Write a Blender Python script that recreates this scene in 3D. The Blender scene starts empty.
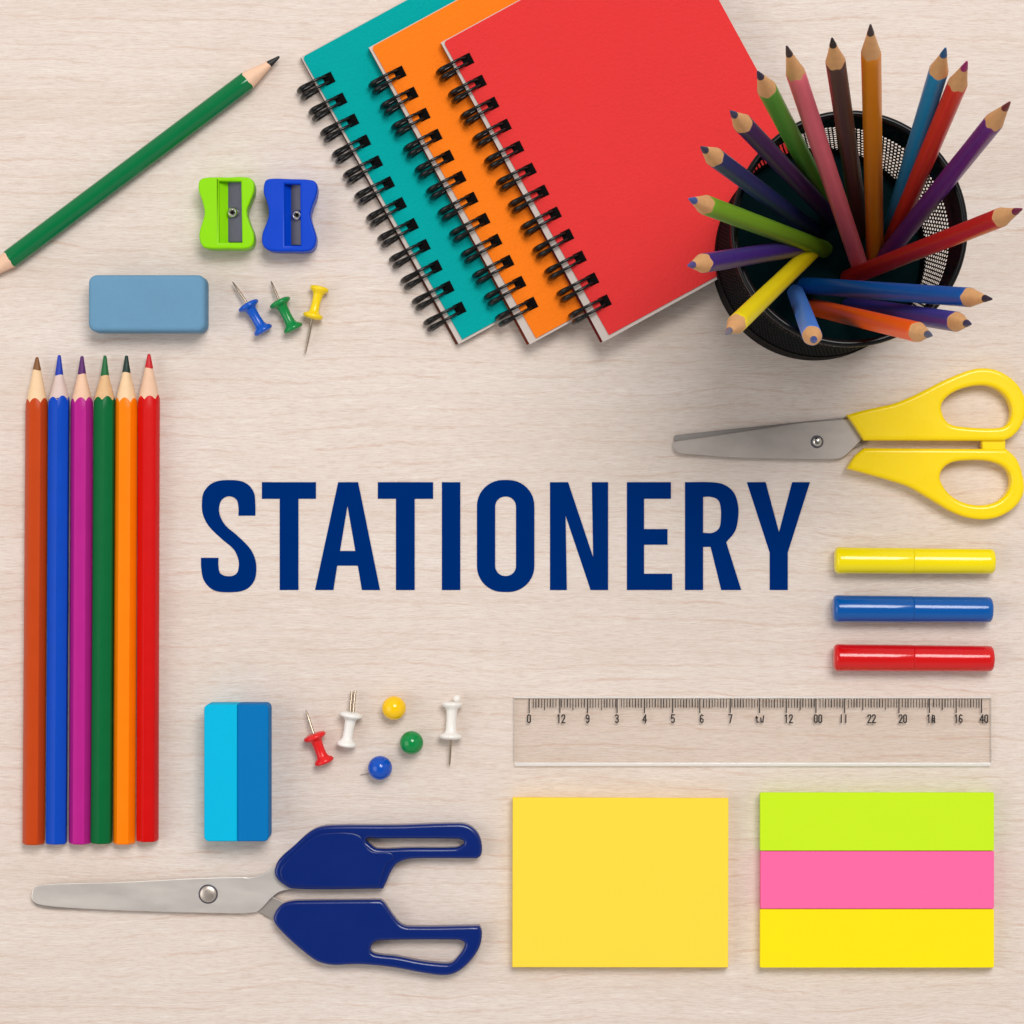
import bpy, bmesh, math, random
from mathutils import Vector, Matrix
random.seed(7)
SC = bpy.context.scene
COL = SC.collection
S = 0.00036            # metres per picture unit (table level)
D = 2700.0             # camera height in the same units

# ------------------------------------------------------------ camera, world, lamps, exposure
cd = bpy.data.cameras.new('camera')
cam = bpy.data.objects.new('camera', cd); COL.objects.link(cam)
cam.location = (0, 0, D*S)
cd.sensor_width = 36; cd.lens = 36*D/1024
cd.clip_start = 0.01; cd.clip_end = 20
SC.camera = cam
SC.render.resolution_x = SC.render.resolution_y = 1024

w = bpy.data.worlds.new('World'); SC.world = w; w.use_nodes = True
# the room round the table: darker ceiling overhead, pale walls towards the sides
_t = w.node_tree; _tc = _t.nodes.new('ShaderNodeTexCoord'); _sp = _t.nodes.new('ShaderNodeSeparateXYZ')
_mr = _t.nodes.new('ShaderNodeMapRange'); _mr.interpolation_type = 'SMOOTHSTEP'
_mr.inputs[1].default_value = 0.62; _mr.inputs[2].default_value = 0.97; _mr.inputs[3].default_value = 0.56; _mr.inputs[4].default_value = 0.14
_t.links.new(_tc.outputs['Generated'], _sp.inputs[0]); _t.links.new(_sp.outputs['Z'], _mr.inputs[0])
_t.nodes['Background'].inputs[0].default_value = (1.0, 0.985, 0.97, 1)
_t.links.new(_mr.outputs[0], _t.nodes['Background'].inputs[1])

def area(name, loc, target, size, power, col=(1, 1, 1), shape='SQUARE', sy=None):
    l = bpy.data.lights.new(name, 'AREA'); l.energy = power; l.color = col
    l.shape = shape; l.size = size
    if sy: l.size_y = sy
    o = bpy.data.objects.new(name, l); COL.objects.link(o)
    o.location = loc
    o.rotation_euler = (Vector(target)-Vector(loc)).to_track_quat('-Z', 'Y').to_euler()
    return o
area('key_softbox', (0.36, 0.86, 1.90), (0, -0.02, 0), 0.95, 32.5, (1, 0.98, 0.96), 'RECTANGLE', 0.75)
area('side_softbox', (-1.5, -0.2, 1.4), (0, 0, 0), 1.3, 10.0, (1, 0.99, 0.98))

SC.view_settings.view_transform = 'Standard'; SC.view_settings.look = 'None'
SC.view_settings.exposure = 0; SC.view_settings.gamma = 1
SC.view_settings.use_curve_mapping = False
SC.render.engine = 'CYCLES'
SC.cycles.max_bounces = 8; SC.cycles.transparent_max_bounces = 16

# ------------------------------------------------------------ materials
def lin(c):
    r = []
    for v in c:
        v = v/255.0
        r.append(v/12.92 if v <= 0.04045 else ((v+0.055)/1.055)**2.4)
    return r
class NT:
    def __init__(s, name):
        s.m = bpy.data.materials.new(name); s.m.use_nodes = True
        s.t = s.m.node_tree; s.b = s.t.nodes['Principled BSDF']; s.out = s.t.nodes['Material Output']
    def n(s, typ, **k):
        nd = s.t.nodes.new(typ)
        for a, v in k.items():
            if a.startswith('i_'): nd.inputs[a[2:].replace('_', ' ')].default_value = v
            else: setattr(nd, a, v)
        return nd
    def l(s, a, b): s.t.links.new(a, b)
    def math(s, op, a, b=None, clamp=False):
        nd = s.t.nodes.new('ShaderNodeMath'); nd.operation = op; nd.use_clamp = clamp
        for i, v in enumerate((a, b)):
            if v is None: continue
            if isinstance(v, (int, float)): nd.inputs[i].default_value = v
            else: s.l(v, nd.inputs[i])
        return nd.outputs[0]
    def px(s, sx=1, sy=1, sz=1, rot=0):
        g = s.n('ShaderNodeNewGeometry')
        m = s.n('ShaderNodeMapping'); m.inputs['Scale'].default_value = (sx/S, sy/S, sz/S)
        m.inputs['Rotation'].default_value = (0, 0, 0)
        if rot:
            r = s.n('ShaderNodeVectorRotate', rotation_type='Z_AXIS'); r.inputs['Angle'].default_value = rot
            s.l(g.outputs['Position'], r.inputs['Vector']); s.l(r.outputs[0], m.inputs['Vector'])
        else: s.l(g.outputs['Position'], m.inputs['Vector'])
        return m.outputs[0]
def mat(name, rgb, rough=0.5, var=0.06, vs=0.03, bump=0.0, bs=0.5, spec=0.5, coat=0.0, metal=0.0,
        stretch=(1, 1, 1), rot=0, sub=0.0, rvar=0.08, gain=1.0):
    N = NT(name); c = [min(0.95, x*gain) for x in lin(rgb)]
    v = N.px(*[vs*k for k in stretch], rot=rot)
    nz = N.n('ShaderNodeTexNoise', i_Scale=1.0, i_Detail=5.0, i_Roughness=0.6); N.l(v, nz.inputs['Vector'])
    mx = N.n('ShaderNodeMix', data_type='RGBA')
    N.l(nz.outputs['Fac'], mx.inputs['Factor'])
    mx.inputs[6].default_value = (*[x*(1-var) for x in c], 1)
    mx.inputs[7].default_value = (*[min(1, x*(1+var)) for x in c], 1)
    N.l(mx.outputs[2], N.b.inputs['Base Color'])
    N.l(N.math('ADD', N.math('MULTIPLY', nz.outputs['Fac'], 2*rvar), rough-rvar, True), N.b.inputs['Roughness'])
    N.b.inputs['Specular IOR Level'].default_value = spec
    N.b.inputs['Metallic'].default_value = metal
    N.b.inputs['Coat Weight'].default_value = coat; N.b.inputs['Coat Roughness'].default_value = 0.12
    if sub:
        N.b.inputs['Subsurface Weight'].default_value = sub
        N.b.inputs['Subsurface Radius'].default_value = (1, 1, 1)
        N.b.inputs['Subsurface Scale'].default_value = 4*S
    if bump:
        v2 = N.px(*[bs*k for k in stretch], rot=rot)
        n2 = N.n('ShaderNodeTexNoise', i_Scale=1.0, i_Detail=4.0, i_Roughness=0.65); N.l(v2, n2.inputs['Vector'])
        b = N.n('ShaderNodeBump'); b.inputs['Strength'].default_value = 1.0; b.inputs['Distance'].default_value = bump*S
        N.l(n2.outputs['Fac'], b.inputs['Height']); N.l(b.outputs[0], N.b.inputs['Normal'])
    return N.m

def table_material():
    N = NT('pale_wood')
    # wavy warp of the grain
    g = N.px(0.004, 0.010, 0.006)
    wn = N.n('ShaderNodeTexNoise', i_Scale=1.0, i_Detail=3.0); N.l(g, wn.inputs['Vector'])
    base = N.px(1, 1, 1)
    sep = N.n('ShaderNodeSeparateXYZ'); N.l(base, sep.inputs[0])
    yy = N.math('ADD', sep.outputs['Y'], N.math('MULTIPLY', wn.outputs['Fac'], 26.0))
    def vec(sx, sy, off=0):
        c = N.n('ShaderNodeCombineXYZ')
        N.l(N.math('ADD', N.math('MULTIPLY', sep.outputs['X'], sx), off), c.inputs[0])
        N.l(N.math('MULTIPLY', yy, sy), c.inputs[1]); return c.outputs[0]
    def noise(v, det=3.0, rough=0.55):
        n = N.n('ShaderNodeTexNoise', i_Scale=1.0, i_Detail=det, i_Roughness=rough); N.l(v, n.inputs['Vector']); return n.outputs['Fac']
    def ramp(f, a, b, ca=0.0, cb=1.0):
        r = N.n('ShaderNodeMapRange', clamp=True); r.inputs[1].default_value = a; r.inputs[2].default_value = b
        r.inputs[3].default_value = ca; r.inputs[4].default_value = cb; N.l(f, r.inputs[0]); return r.outputs[0]
    fine = noise(vec(0.07, 0.80), 5.0, 0.75)            # hair-fine fibres
    mid = noise(vec(0.016, 0.22, 31), 4.0, 0.65)       # short streaks
    broad = noise(vec(0.0022, 0.018, 77), 3.0, 0.5)    # broad tone bands
    line = noise(vec(0.003, 0.006, 211), 2.0, 0.5)    # long thin growth lines
    jag = noise(vec(0.05, 0.12, 91), 3.0, 0.7)
    phase = N.math('ADD', N.math('ADD', N.math('MULTIPLY', yy, 1/17.0), N.math('MULTIPLY', line, 3.2)), N.math('MULTIPLY', jag, 0.45))
    lines = ramp(N.math('ABSOLUTE', N.math('SUBTRACT', N.math('FRACT', phase), 0.5)), 0.01, 0.10, 1.0, 0.0)
    lmask = ramp(noise(vec(0.014, 0.13, 400), 4.0, 0.7), 0.42, 0.64)
    lines = N.math('MULTIPLY', lines, lmask)
    def mix(f, a, b):
        m = N.n('ShaderNodeMix', data_type='RGBA'); N.l(f, m.inputs['Factor'])
        for i, c in ((6, a), (7, b)):
            if isinstance(c, tuple): m.inputs[i].default_value = (*lin(c), 1)
            else: N.l(c, m.inputs[i])
        return m.outputs[2]
    c0 = mix(ramp(broad, 0.32, 0.68), (228, 215, 206), (221, 206, 194))
    c1 = mix(ramp(mid, 0.52, 0.74, 0, 0.28), c0, (206, 182, 165))
    c2 = mix(ramp(mid, 0.46, 0.28, 0, 0.45), c1, (243, 233, 224))
    c3 = mix(ramp(fine, 0.46, 0.64, 0, 0.52), c2, (196, 173, 157))
    c4 = mix(N.math('MULTIPLY', lines, 0.56), c3, (203, 167, 145))
    N.l(c4, N.b.inputs['Base Color'])
    N.b.inputs['Roughness'].default_value = 0.55
    N.b.inputs['Specular IOR Level'].default_value = 0.3
    b = N.n('ShaderNodeBump'); b.inputs['Distance'].default_value = 0.8*S; b.inputs['Strength'].default_value = 0.8
    N.l(N.math('ADD', fine, N.math('MULTIPLY', mid, 0.8)), b.inputs['Height']); N.l(b.outputs[0], N.b.inputs['Normal'])
    return N.m

def mesh_metal():
    """black coated expanded-metal sheet: the holes are open (UV space, staggered)"""
    N = NT('black_wire_mesh')
    N.b.inputs['Base Color'].default_value = (0.004, 0.004, 0.0045, 1)
    N.b.inputs['Roughness'].default_value = 0.75
    N.b.inputs['Specular IOR Level'].default_value = 0.03
    uv = N.n('ShaderNodeUVMap'); uv.uv_map = 'UVMap'
    wn = N.n('ShaderNodeTexNoise', i_Scale=0.35, i_Detail=1.0); N.l(uv.outputs[0], wn.inputs['Vector'])
    sep = N.n('ShaderNodeSeparateXYZ'); N.l(uv.outputs[0], sep.inputs[0])
    row = N.math('FLOOR', sep.outputs['Y'])
    xs = N.math('ADD', sep.outputs['X'], N.math('MULTIPLY', N.math('MODULO', row, 2.0), 0.5))
    fx = N.math('SUBTRACT', N.math('FRACT', xs), 0.5); fy = N.math('SUBTRACT', N.math('FRACT', sep.outputs['Y']), 0.5)
    d = N.math('ADD', N.math('MULTIPLY', N.math('ABSOLUTE', fx), 1.0), N.math('MULTIPLY', N.math('ABSOLUTE', fy), 0.9))
    lim = N.math('ADD', N.math('MULTIPLY', wn.outputs['Fac'], 0.14), 0.30)
    hole = N.math('LESS_THAN', d, lim)
    tr = N.n('ShaderNodeBsdfTransparent'); mx = N.n('ShaderNodeMixShader')
    N.l(hole, mx.inputs[0]); N.l(N.b.outputs[0], mx.inputs[1]); N.l(tr.outputs[0], mx.inputs[2]); N.l(mx.outputs[0], N.out.inputs[0])
    return N.m

def clear_plastic(name, tint, opac):
    N = NT(name)
    N.b.inputs['Base Color'].default_value = (1.0, 0.99, 0.97, 1); N.b.inputs['Roughness'].default_value = 0.25
    tr = N.n('ShaderNodeBsdfTransparent'); tr.inputs[0].default_value = (*tint, 1)
    gl = N.n('ShaderNodeBsdfGlossy'); gl.inputs['Roughness'].default_value = 0.08
    fr = N.n('ShaderNodeFresnel'); fr.inputs[0].default_value = 1.45
    m1 = N.n('ShaderNodeMixShader'); g_ = N.n('ShaderNodeNewGeometry'); N.l(N.math('MULTIPLY', fr.outputs[0], N.math('SUBTRACT', 1.0, g_.outputs['Backfacing'])), m1.inputs[0]); N.l(tr.outputs[0], m1.inputs[1]); N.l(gl.outputs[0], m1.inputs[2])
    m2 = N.n('ShaderNodeMixShader'); m2.inputs[0].default_value = opac
    N.l(m1.outputs[0], m2.inputs[1]); N.l(N.b.outputs[0], m2.inputs[2]); N.l(m2.outputs[0], N.out.inputs[0])
    return N.m

M = {}
M['table'] = table_material()
M['ink'] = mat('navy_lettering', (0, 42, 108), 0.8, var=0.03, spec=0.0)
M['wood_cone'] = mat('pencil_wood', (222, 178, 130), 0.7, var=0.14, vs=0.12, bump=0.3, bs=0.6)
M['wood_pale'] = mat('pencil_wood_pale', (232, 190, 160), 0.7, var=0.10, vs=0.12, bump=0.3, bs=0.6)
M['wood_grey'] = mat('pencil_wood_grey', (214, 190, 182), 0.7, var=0.10, vs=0.12, bump=0.3, bs=0.6)
M['wood_tan'] = mat('pencil_wood_tan', (212, 158, 104), 0.7, var=0.18, vs=0.15, bump=0.3, bs=0.6)
M['steel'] = mat('brushed_steel', (172, 163, 156), 0.42, var=0.30, vs=0.035, stretch=(0.5, 1.0, 1), bump=0.05, bs=1.4, metal=0.55)
M['steel_pale'] = mat('satin_steel', (226, 218, 210), 0.36, var=0.12, vs=0.05, stretch=(0.4, 1.2, 1), bump=0.05, bs=1.2, metal=0.65)
M['steel_dark'] = mat('blade_steel', (92, 92, 104), 0.45, var=0.25, vs=0.16, stretch=(1, 0.3, 1), metal=0.6)
M['chrome'] = mat('polished_steel', (205, 200, 192), 0.18, var=0.1, vs=0.5, metal=1.0, rvar=0.04)
M['steel_under'] = mat('under_blade_steel', (140, 134, 130), 0.42, var=0.15, vs=0.1, metal=0.5)
M['rivet'] = mat('satin_rivet', (196, 184, 174), 0.36, var=0.1, vs=0.3, metal=0.85)
M['needle'] = mat('needle_steel', (176, 160, 142), 0.28, var=0.04, vs=0.3, metal=1.0, rvar=0.0)
M['black'] = mat('black_enamel', (7, 7, 8), 0.25, var=0.1, spec=0.22)
M['black_rough'] = mat('black_sheet', (9, 9, 10), 0.7, var=0.25, vs=0.3, bump=0.8, bs=0.5, spec=0.06)
M['black_wire'] = mat('black_wire', (4, 4, 4), 0.22, var=0.1, spec=0.4)
M['hole'] = mat('hole_shade', (7, 5, 5), 0.9, var=0.1, spec=0.1)  # near-black colour stands in for the shade inside holes
M['mesh'] = mesh_metal()
M['paper'] = mat('page_paper', (196, 184, 176), 0.85, var=0.05, vs=0.5)
M['clear'] = clear_plastic('clear_acrylic', (0.985, 0.972, 0.96), 0.0)
M['clear_edge'] = clear_plastic('acrylic_edge', (0.97, 0.96, 0.95), 0.42)  # white mixed in stands in for the highlights along the ruler edges
M['clear_rim'] = clear_plastic('acrylic_side', (0.86, 0.83, 0.80), 0.22)
M['print'] = mat('ruler_print', (34, 28, 26), 0.7, var=0.1)

# ------------------------------------------------------------ geometry helpers (picture units)
def G(px, py, z=0.0):
    """table point (x right, y up, z) that shows at picture point px, py when at height z"""
    k = (D-z)/D
    return Vector(((px-512.0)*k, (512.0-py)*k, z))

def tag(o, label=None, cat=None, group=None, kind=None):
    if label: o['label'] = label
    if cat: o['category'] = cat
    if group: o['group'] = group
    if kind: o['kind'] = kind
    return o
def thing(name, p, label, cat, group=None):
    o = bpy.data.objects.new(name, None); COL.objects.link(o)
    o.empty_display_size = 0.01
    o.location = Vector((p[0]*S, p[1]*S, p[2]*S)); o['base'] = [p[0], p[1], p[2]]
    return tag(o, label, cat, group)

class MB:
    def __init__(s): s.v = []; s.f = []; s.uv = []; s.flat = False
    def add(s, vs, fs):
        n = len(s.v); s.v += [Vector(v) for v in vs]; s.f += [[i+n for i in f] for f in fs]; return s
    def lathe(s, a, b, prof, seg=32, rfun=None, ref=None):
        """prof: list of (t, r); t in units along a->b (t=0 at a)"""
        a = Vector(a); b = Vector(b); ax = (b-a).normalized()
        r0 = Vector(ref) if ref else (Vector((0, 0, 1)) if abs(ax.z) < 0.95 else Vector((1, 0, 0)))
        u = (r0-ax*r0.dot(ax)).normalized(); w_ = ax.cross(u)
        vs = []
        for t, r in prof:
            for k in range(seg):
                th = 2*math.pi*k/seg
                rr = r*(rfun(th) if rfun else 1)
                tt = t[k] if isinstance(t, (list, tuple)) else t
                vs.append(a+ax*tt+(u*math.cos(th)+w_*math.sin(th))*rr)
        fs = []
        for i in range(len(prof)-1):
            for k in range(seg):
                k2 = (k+1) % seg
                fs.append([i*seg+k, i*seg+k2, (i+1)*seg+k2, (i+1)*seg+k])
        fs.append(list(range(seg))[::-1]); fs.append([(len(prof)-1)*seg+k for k in range(seg)])
        return s.add(vs, fs)
    def tube(s, pts, rad, seg=10):
        pts = [Vector(p) for p in pts]; n = len(pts); vs = []
        up = None
        for i, p in enumerate(pts):
            d = (pts[min(i+1, n-1)]-pts[max(i-1, 0)]).normalized()
            if up is None:
                up = Vector((0, 0, 1)) if abs(d.z) < 0.9 else Vector((1, 0, 0))
            up = (up-d*up.dot(d)).normalized(); q = d.cross(up)
            r = rad[i] if isinstance(rad, list) else rad
            for k in range(seg):
                th = 2*math.pi*k/seg; vs.append(p+(up*math.cos(th)+q*math.sin(th))*r)
        fs = []
        for i in range(n-1):
            for k in range(seg):
                k2 = (k+1) % seg; fs.append([i*seg+k, i*seg+k2, (i+1)*seg+k2, (i+1)*seg+k])
        fs.append(list(range(seg))[::-1]); fs.append([(n-1)*seg+k for k in range(seg)])
        return s.add(vs, fs)
    def plate(s, contours, z0, z1, bev=0.0, res=3):
        """contours in picture points (as seen at height z1), solid from z0 to z1 with rounded edges"""
        h = (z1-z0)/2.0; bev = min(bev, h*0.98)
        cs = []
        for c in contours: cs.append([G(p[0], p[1], z1) for p in c])
        def area(c): return abs(sum(c[i-1].x*c[i].y-c[i].x*c[i-1].y for i in range(len(c)))/2)
        def per(c): return sum((c[i]-c[i-1]).length for i in range(len(c)))
        want = area(cs[0])-sum(area(c) for c in cs[1:])-bev*sum(per(c) for c in cs)
        rj = random.Random(3); zc = (z0+z1)/2.0
        for att in range(14):                       # the curve fill now and then drops a piece: nudge and retry
            cu = bpy.data.curves.new('tmp', 'CURVE'); cu.dimensions = '2D'; cu.fill_mode = 'BOTH'
            cu.extrude = h-bev; cu.bevel_depth = bev; cu.bevel_resolution = res; cu.offset = -bev
            e = 0.0 if att == 0 else 0.02*att
            for c in cs:
                sp = cu.splines.new('POLY'); sp.points.add(len(c)-1); sp.use_cyclic_u = True
                for i, g in enumerate(c): sp.points[i].co = (g.x+rj.uniform(-e, e), g.y+rj.uniform(-e, e), 0, 1)
            o = bpy.data.objects.new('tmp', cu); COL.objects.link(o)
            dg = bpy.context.evaluated_depsgraph_get()
            me = bpy.data.meshes.new_from_object(o.evaluated_get(dg))
            top = sum(p.area for p in me.polygons if p.normal.z > 0.999 and p.center.z > h-0.01)
            bot = sum(p.area for p in me.polygons if abs(p.normal.z) > 0.999 and p.center.z < -h+0.01)
            ok = abs(top-want) < 0.06*want+4 and abs(bot-want) < 0.06*want+4
            vs = [Vector((v.co.x, v.co.y, v.co.z+zc)) for v in me.vertices]; fs = [list(p.vertices) for p in me.polygons]
            bpy.data.objects.remove(o); bpy.data.curves.remove(cu); bpy.data.meshes.remove(me)
            if ok: break
        if not ok or att: print('PLATE attempts', att, ok, round(top), round(bot), round(want))
        s.add(vs, fs)
        return s
    def build(s, name, m, parent=None, ang=40, merge=False, label=None, root=None):
        me = bpy.data.meshes.new(name)
        q = root or parent
        while q is not None and q.parent: q = q.parent
        b = Vector(q['base']) if q is not None and 'base' in q else Vector((0, 0, 0))
        me.from_pydata([(v-b)*S for v in s.v], [], s.f)
        bm = bmesh.new(); bm.from_mesh(me)
        if merge: bmesh.ops.remove_doubles(bm, verts=bm.verts, dist=0.01*S)
        bmesh.ops.recalc_face_normals(bm, faces=bm.faces); bm.to_mesh(me); bm.free()
        for p in me.polygons: p.use_smooth = True
        me.set_sharp_from_angle(angle=math.radians(ang))
        me.materials.append(m)
        o = bpy.data.objects.new(name, me); COL.objects.link(o)
        if parent is not None: o.parent = parent
        if label: o['label'] = label
        return o

def smooth(pts, n=7):
    """closed smooth curve through pts (Hermite, chord-scaled tangents); a point with a third item is a sharp corner"""
    N_ = len(pts); P = [Vector(p[:2]) for p in pts]; sh = [len(p) > 2 for p in pts]
    def tg(i):
        a = (P[i]-P[i-1]); c = (P[(i+1) % N_]-P[i]); la, lc = max(a.length, 1e-6), max(c.length, 1e-6)
        d = a+c                                   # long sides stay nearly straight
        return d.normalized() if d.length > 1e-9 else c/lc
    out = []
    for i in range(N_):
        k2 = (i+1) % N_; p1, p2 = P[i], P[k2]; L = (p2-p1).length
        if sh[i] and sh[k2]: out.append(p1); continue
        m1 = (p2-p1) if sh[i] else tg(i)*L
        m2 = (p2-p1) if sh[k2] else tg(k2)*L
        m = max(2, min(n, int(L/1.0)))
        for k in range(m):
            t = k/m; t2 = t*t; t3 = t2*t
            out.append(p1*(2*t3-3*t2+1)+m1*(t3-2*t2+t)+p2*(-2*t3+3*t2)+m2*(t3-t2))
    return [(v.x, v.y) for v in out]
def zm(pts, ox, oy, s):
    return [(ox+p[0]/s, oy+p[1]/s)+tuple(p[2:]) for p in pts]
def rrect(x0, y0, x1, y1, r, n=6):
    out = []
    for cx, cy, a in ((x1-r, y0+r, -90), (x1-r, y1-r, 0), (x0+r, y1-r, 90), (x0+r, y0+r, 180)):
        for k in range(n+1):
            th = math.radians(a+90*k/n); out.append((cx+r*math.cos(th), cy+r*math.sin(th)))
    return out

# ------------------------------------------------------------ table top
b = MB()
T = 1500
b.add([(-T, -T, -40), (T, -T, -40), (T, T, -40), (-T, T, -40), (-T, -T, 0), (T, -T, 0), (T, T, 0), (-T, T, 0)],
      [[0, 1, 2, 3], [4, 5, 6, 7], [0, 1, 5, 4], [1, 2, 6, 5], [2, 3, 7, 6], [3, 0, 4, 7]])
tag(b.build('table_top', M['table']), 'pale beige wood table top with fine horizontal grain', None, None, 'structure')

# ------------------------------------------------------------ big word
word = thing('lettering', (0, -24, 0), 'large dark blue capital letters spelling STATIONERY flat on the pale wood', 'lettering')
z6 = lambda pts: zm(pts, 190, 440, 3.2)
z7 = lambda pts: zm(pts, 500, 440, 3.2)
def shp(p, f): return [f(p)]
Sp = [(209, 242, 1), (155, 242, 1), (155, 215), (148, 190), (125, 180), (103, 190), (93, 215), (97, 245), (115, 275), (150, 305),
      (190, 345), (208, 380), (212, 420), (203, 455), (175, 480), (125, 487), (75, 480), (45, 450), (36, 410), (35, 377, 1), (91, 377, 1),
      (91, 405), (98, 428), (125, 436), (148, 428), (156, 405), (154, 380), (140, 350), (100, 315), (60, 275), (42, 240), (38, 205),
      (45, 165), (75, 136), (125, 128), (175, 136), (203, 165), (209, 205)]
letters = [
    [smooth(z6(Sp))],
    [z6([(230, 135), (403, 135), (403, 188), (347, 188), (347, 480), (287, 480), (287, 188), (230, 188)])],
    [z6([(400, 480), (474, 135), (538, 135), (608, 480), (550, 480), (537, 402), (471, 402), (459, 480)]), z6([(504, 210), (529, 355), (480, 355)])],
    [z6([(601, 135), (778, 135), (778, 188), (719, 188), (719, 480), (659, 480), (659, 188), (601, 188)])],
    [z6([(806, 135), (865, 135), (865, 480), (806, 480)])],
    None,
    [z7([(160, 135), (218, 135), (298, 375), (294, 135), (346, 135), (346, 480), (290, 480), (210, 242), (214, 480), (160, 480)])],
    [z7([(406, 135), (547, 135), (547, 188), (461, 188), (461, 285), (536, 285), (536, 335), (461, 335), (461, 428), (551, 428), (551, 480), (406, 480)])],
    [smooth(z7([(592, 135, 1), (670, 135), (715, 142), (748, 168), (762, 210), (762, 250), (752, 292), (724, 327, 1), (772, 480, 1), (708, 480, 1), (674, 342, 1), (650, 342, 1), (650, 480, 1), (592, 480, 1)])),
     smooth(z7([(650, 182, 1), (675, 182), (698, 192), (706, 215), (707, 250), (701, 282), (680, 297), (650, 297, 1)]))],
    [z7([(790, 135), (850, 135), (893, 295), (935, 135), (992, 135), (921, 360), (921, 480), (863, 480), (863, 360)])],
]
letters[5] = [rrect(476.9, 480, 534.4, 592, 26, 10), rrect(495.2, 496.5, 516, 576, 10, 8)]
for i, c in enumerate(letters):
    MB().plate(c, 0.05, 0.7, 0).build('letter', M['ink'], word)

# ------------------------------------------------------------ pencils
def hexr(th, rnd=0.55, roll=0.0):
    a = ((th+roll) % (math.pi/3))-math.pi/6
    h = math.cos(math.pi/6)/math.cos(a)       # 1 at the corner, 0.866 at the flat
    return 1-(1-h)*0.72
def pencil(name, butt, tip, r, col, leadcol, label, group, cone=42.0, lead=15.0, wood='wood_cone', roll=0.0, cat='colored pencil',
           bothends=False, rough=0.34, blunt=1.3, cols=None, coat=0.0, round_=False, spec=0.15, gain=1.0):
    butt = Vector(butt); tip = Vector(tip); L = (tip-butt).length; ax = (tip-butt).normalized()
    root = thing(name, butt, label, cat, group)
    seg = 48
    ref = Vector((0, 0, 1)) if abs(ax.z) < 0.95 else Vector((0, 1, 0))
    ref = tuple(ref)
    rf = (lambda th: 1-0.02*math.cos(6*(th+roll))) if round_ else (lambda th: hexr(th, roll=roll))
    rnd = random.Random(label)
    ph = [rnd.uniform(0, 6.28) for _ in range(3)]
    rm = rf(0)
    def scal(th):            # paint edge: the cone cuts the hexagon in scallops
        base = cone*(rf(th)/0.94 if not round_ else rf(th)) + 0.8*math.sin(th+ph[0])+0.35*math.sin(3*th+ph[1])
        if round_: base += 1.6*abs(math.sin(3*th+ph[2]))
        return base
    def kr(th, t): return rf(th)
    m = mat(name+'_paint', col, rough, spec=spec, gain=gain, var=0.07, vs=0.05, stretch=(1, 1, 1), coat=coat, bump=0.12, bs=0.12, rvar=0.05)
    ml = mat(name+'_core', leadcol, 0.5, var=0.18, vs=0.3, bump=0.4, bs=0.5)
    edge = [L-scal(2*math.pi*k/seg) for k in range(seg)]
    # barrel
    b = MB()
    if bothends:
        e0 = [scal(2*math.pi*k/seg) for k in range(seg)]
        prof = [(e0, r*0.97), ([x+1.2 for x in e0], r)]
    else:
        prof = [(0.0, r*0.90), (0.9, r*0.985), (2.2, r)]
    n = 14
    a0 = 60.0 if bothends else 3.0
    for i in range(n): prof.append((a0+(L-cone-12-a0)*i/(n-1), r*(1+rnd.uniform(-0.006, 0.006))))
    prof += [([x-1.2 for x in edge], r), (edge, r*0.965)]
    b.lathe(butt, tip, prof, seg, rf, ref)
    b.build('barrel', m, root, 28)
    # wood cone: blends from the hexagon to round
    def conepart(o, d, edges, nm, nml, ld, sg=1):
        w_ = MB(); vs = []
        rings = 9; rl = 0.36*r
        o = Vector(o); d = Vector(d)
        u = (Vector(ref)-d*Vector(ref).dot(d)).normalized(); q = d.cross(u)*sg
        Lc = sum(edges)/seg
        for i in range(rings+1):
            f = i/rings
            for k in range(seg):
                th = 2*math.pi*k/seg
                if nm: th_ = th
                s0 = edges[k]+0.3; s1 = ld+0.7*math.sin(2*th+ph[1])
                s_ = s0+(s1-s0)*f
                r0 = r*0.975*rf(th)
                r1 = rl
                rr = r0+(r1-r0)*(f**0.94)
                rr *= 1-0.015*math.sin(5*th+ph[2])*math.sin(math.pi*f)
                vs.append(o-d*s_+(u*math.cos(th)+q*math.sin(th))*rr)
        fs = []
        for i in range(rings):
            for k in range(seg):
                k2 = (k+1) % seg; fs.append([i*seg+k, i*seg+k2, (i+1)*seg+k2, (i+1)*seg+k])
        fs.append(list(range(seg))[::-1]); fs.append([rings*seg+k for k in range(seg)])
        w_.add(vs, fs); w_.build('sharpened_wood', M[wood], root, 45)
        l_ = MB()
        l_.lathe(o, o-d, [(0.0, blunt*0.55), (0.5, blunt*0.9), (1.4, blunt*1.15), (ld*0.5, (rl+blunt)/2*1.02), (ld-0.6, rl*1.03), (ld+1.0, rl*0.98)], 24, None, ref)
        l_.build('core', ml, root, 60)
    conepart(tip, ax, [L-e for e in edge], True, None, lead)
    if bothends: conepart(butt, -ax, e0, True, None, lead, -1)
    else:
        MB().lathe(butt-ax*0.25, butt+ax*0.5, [(0, r*0.84), (0.7, r*0.84)], seg, rf, ref).build('butt_end', M[wood], root)
    return root

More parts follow.
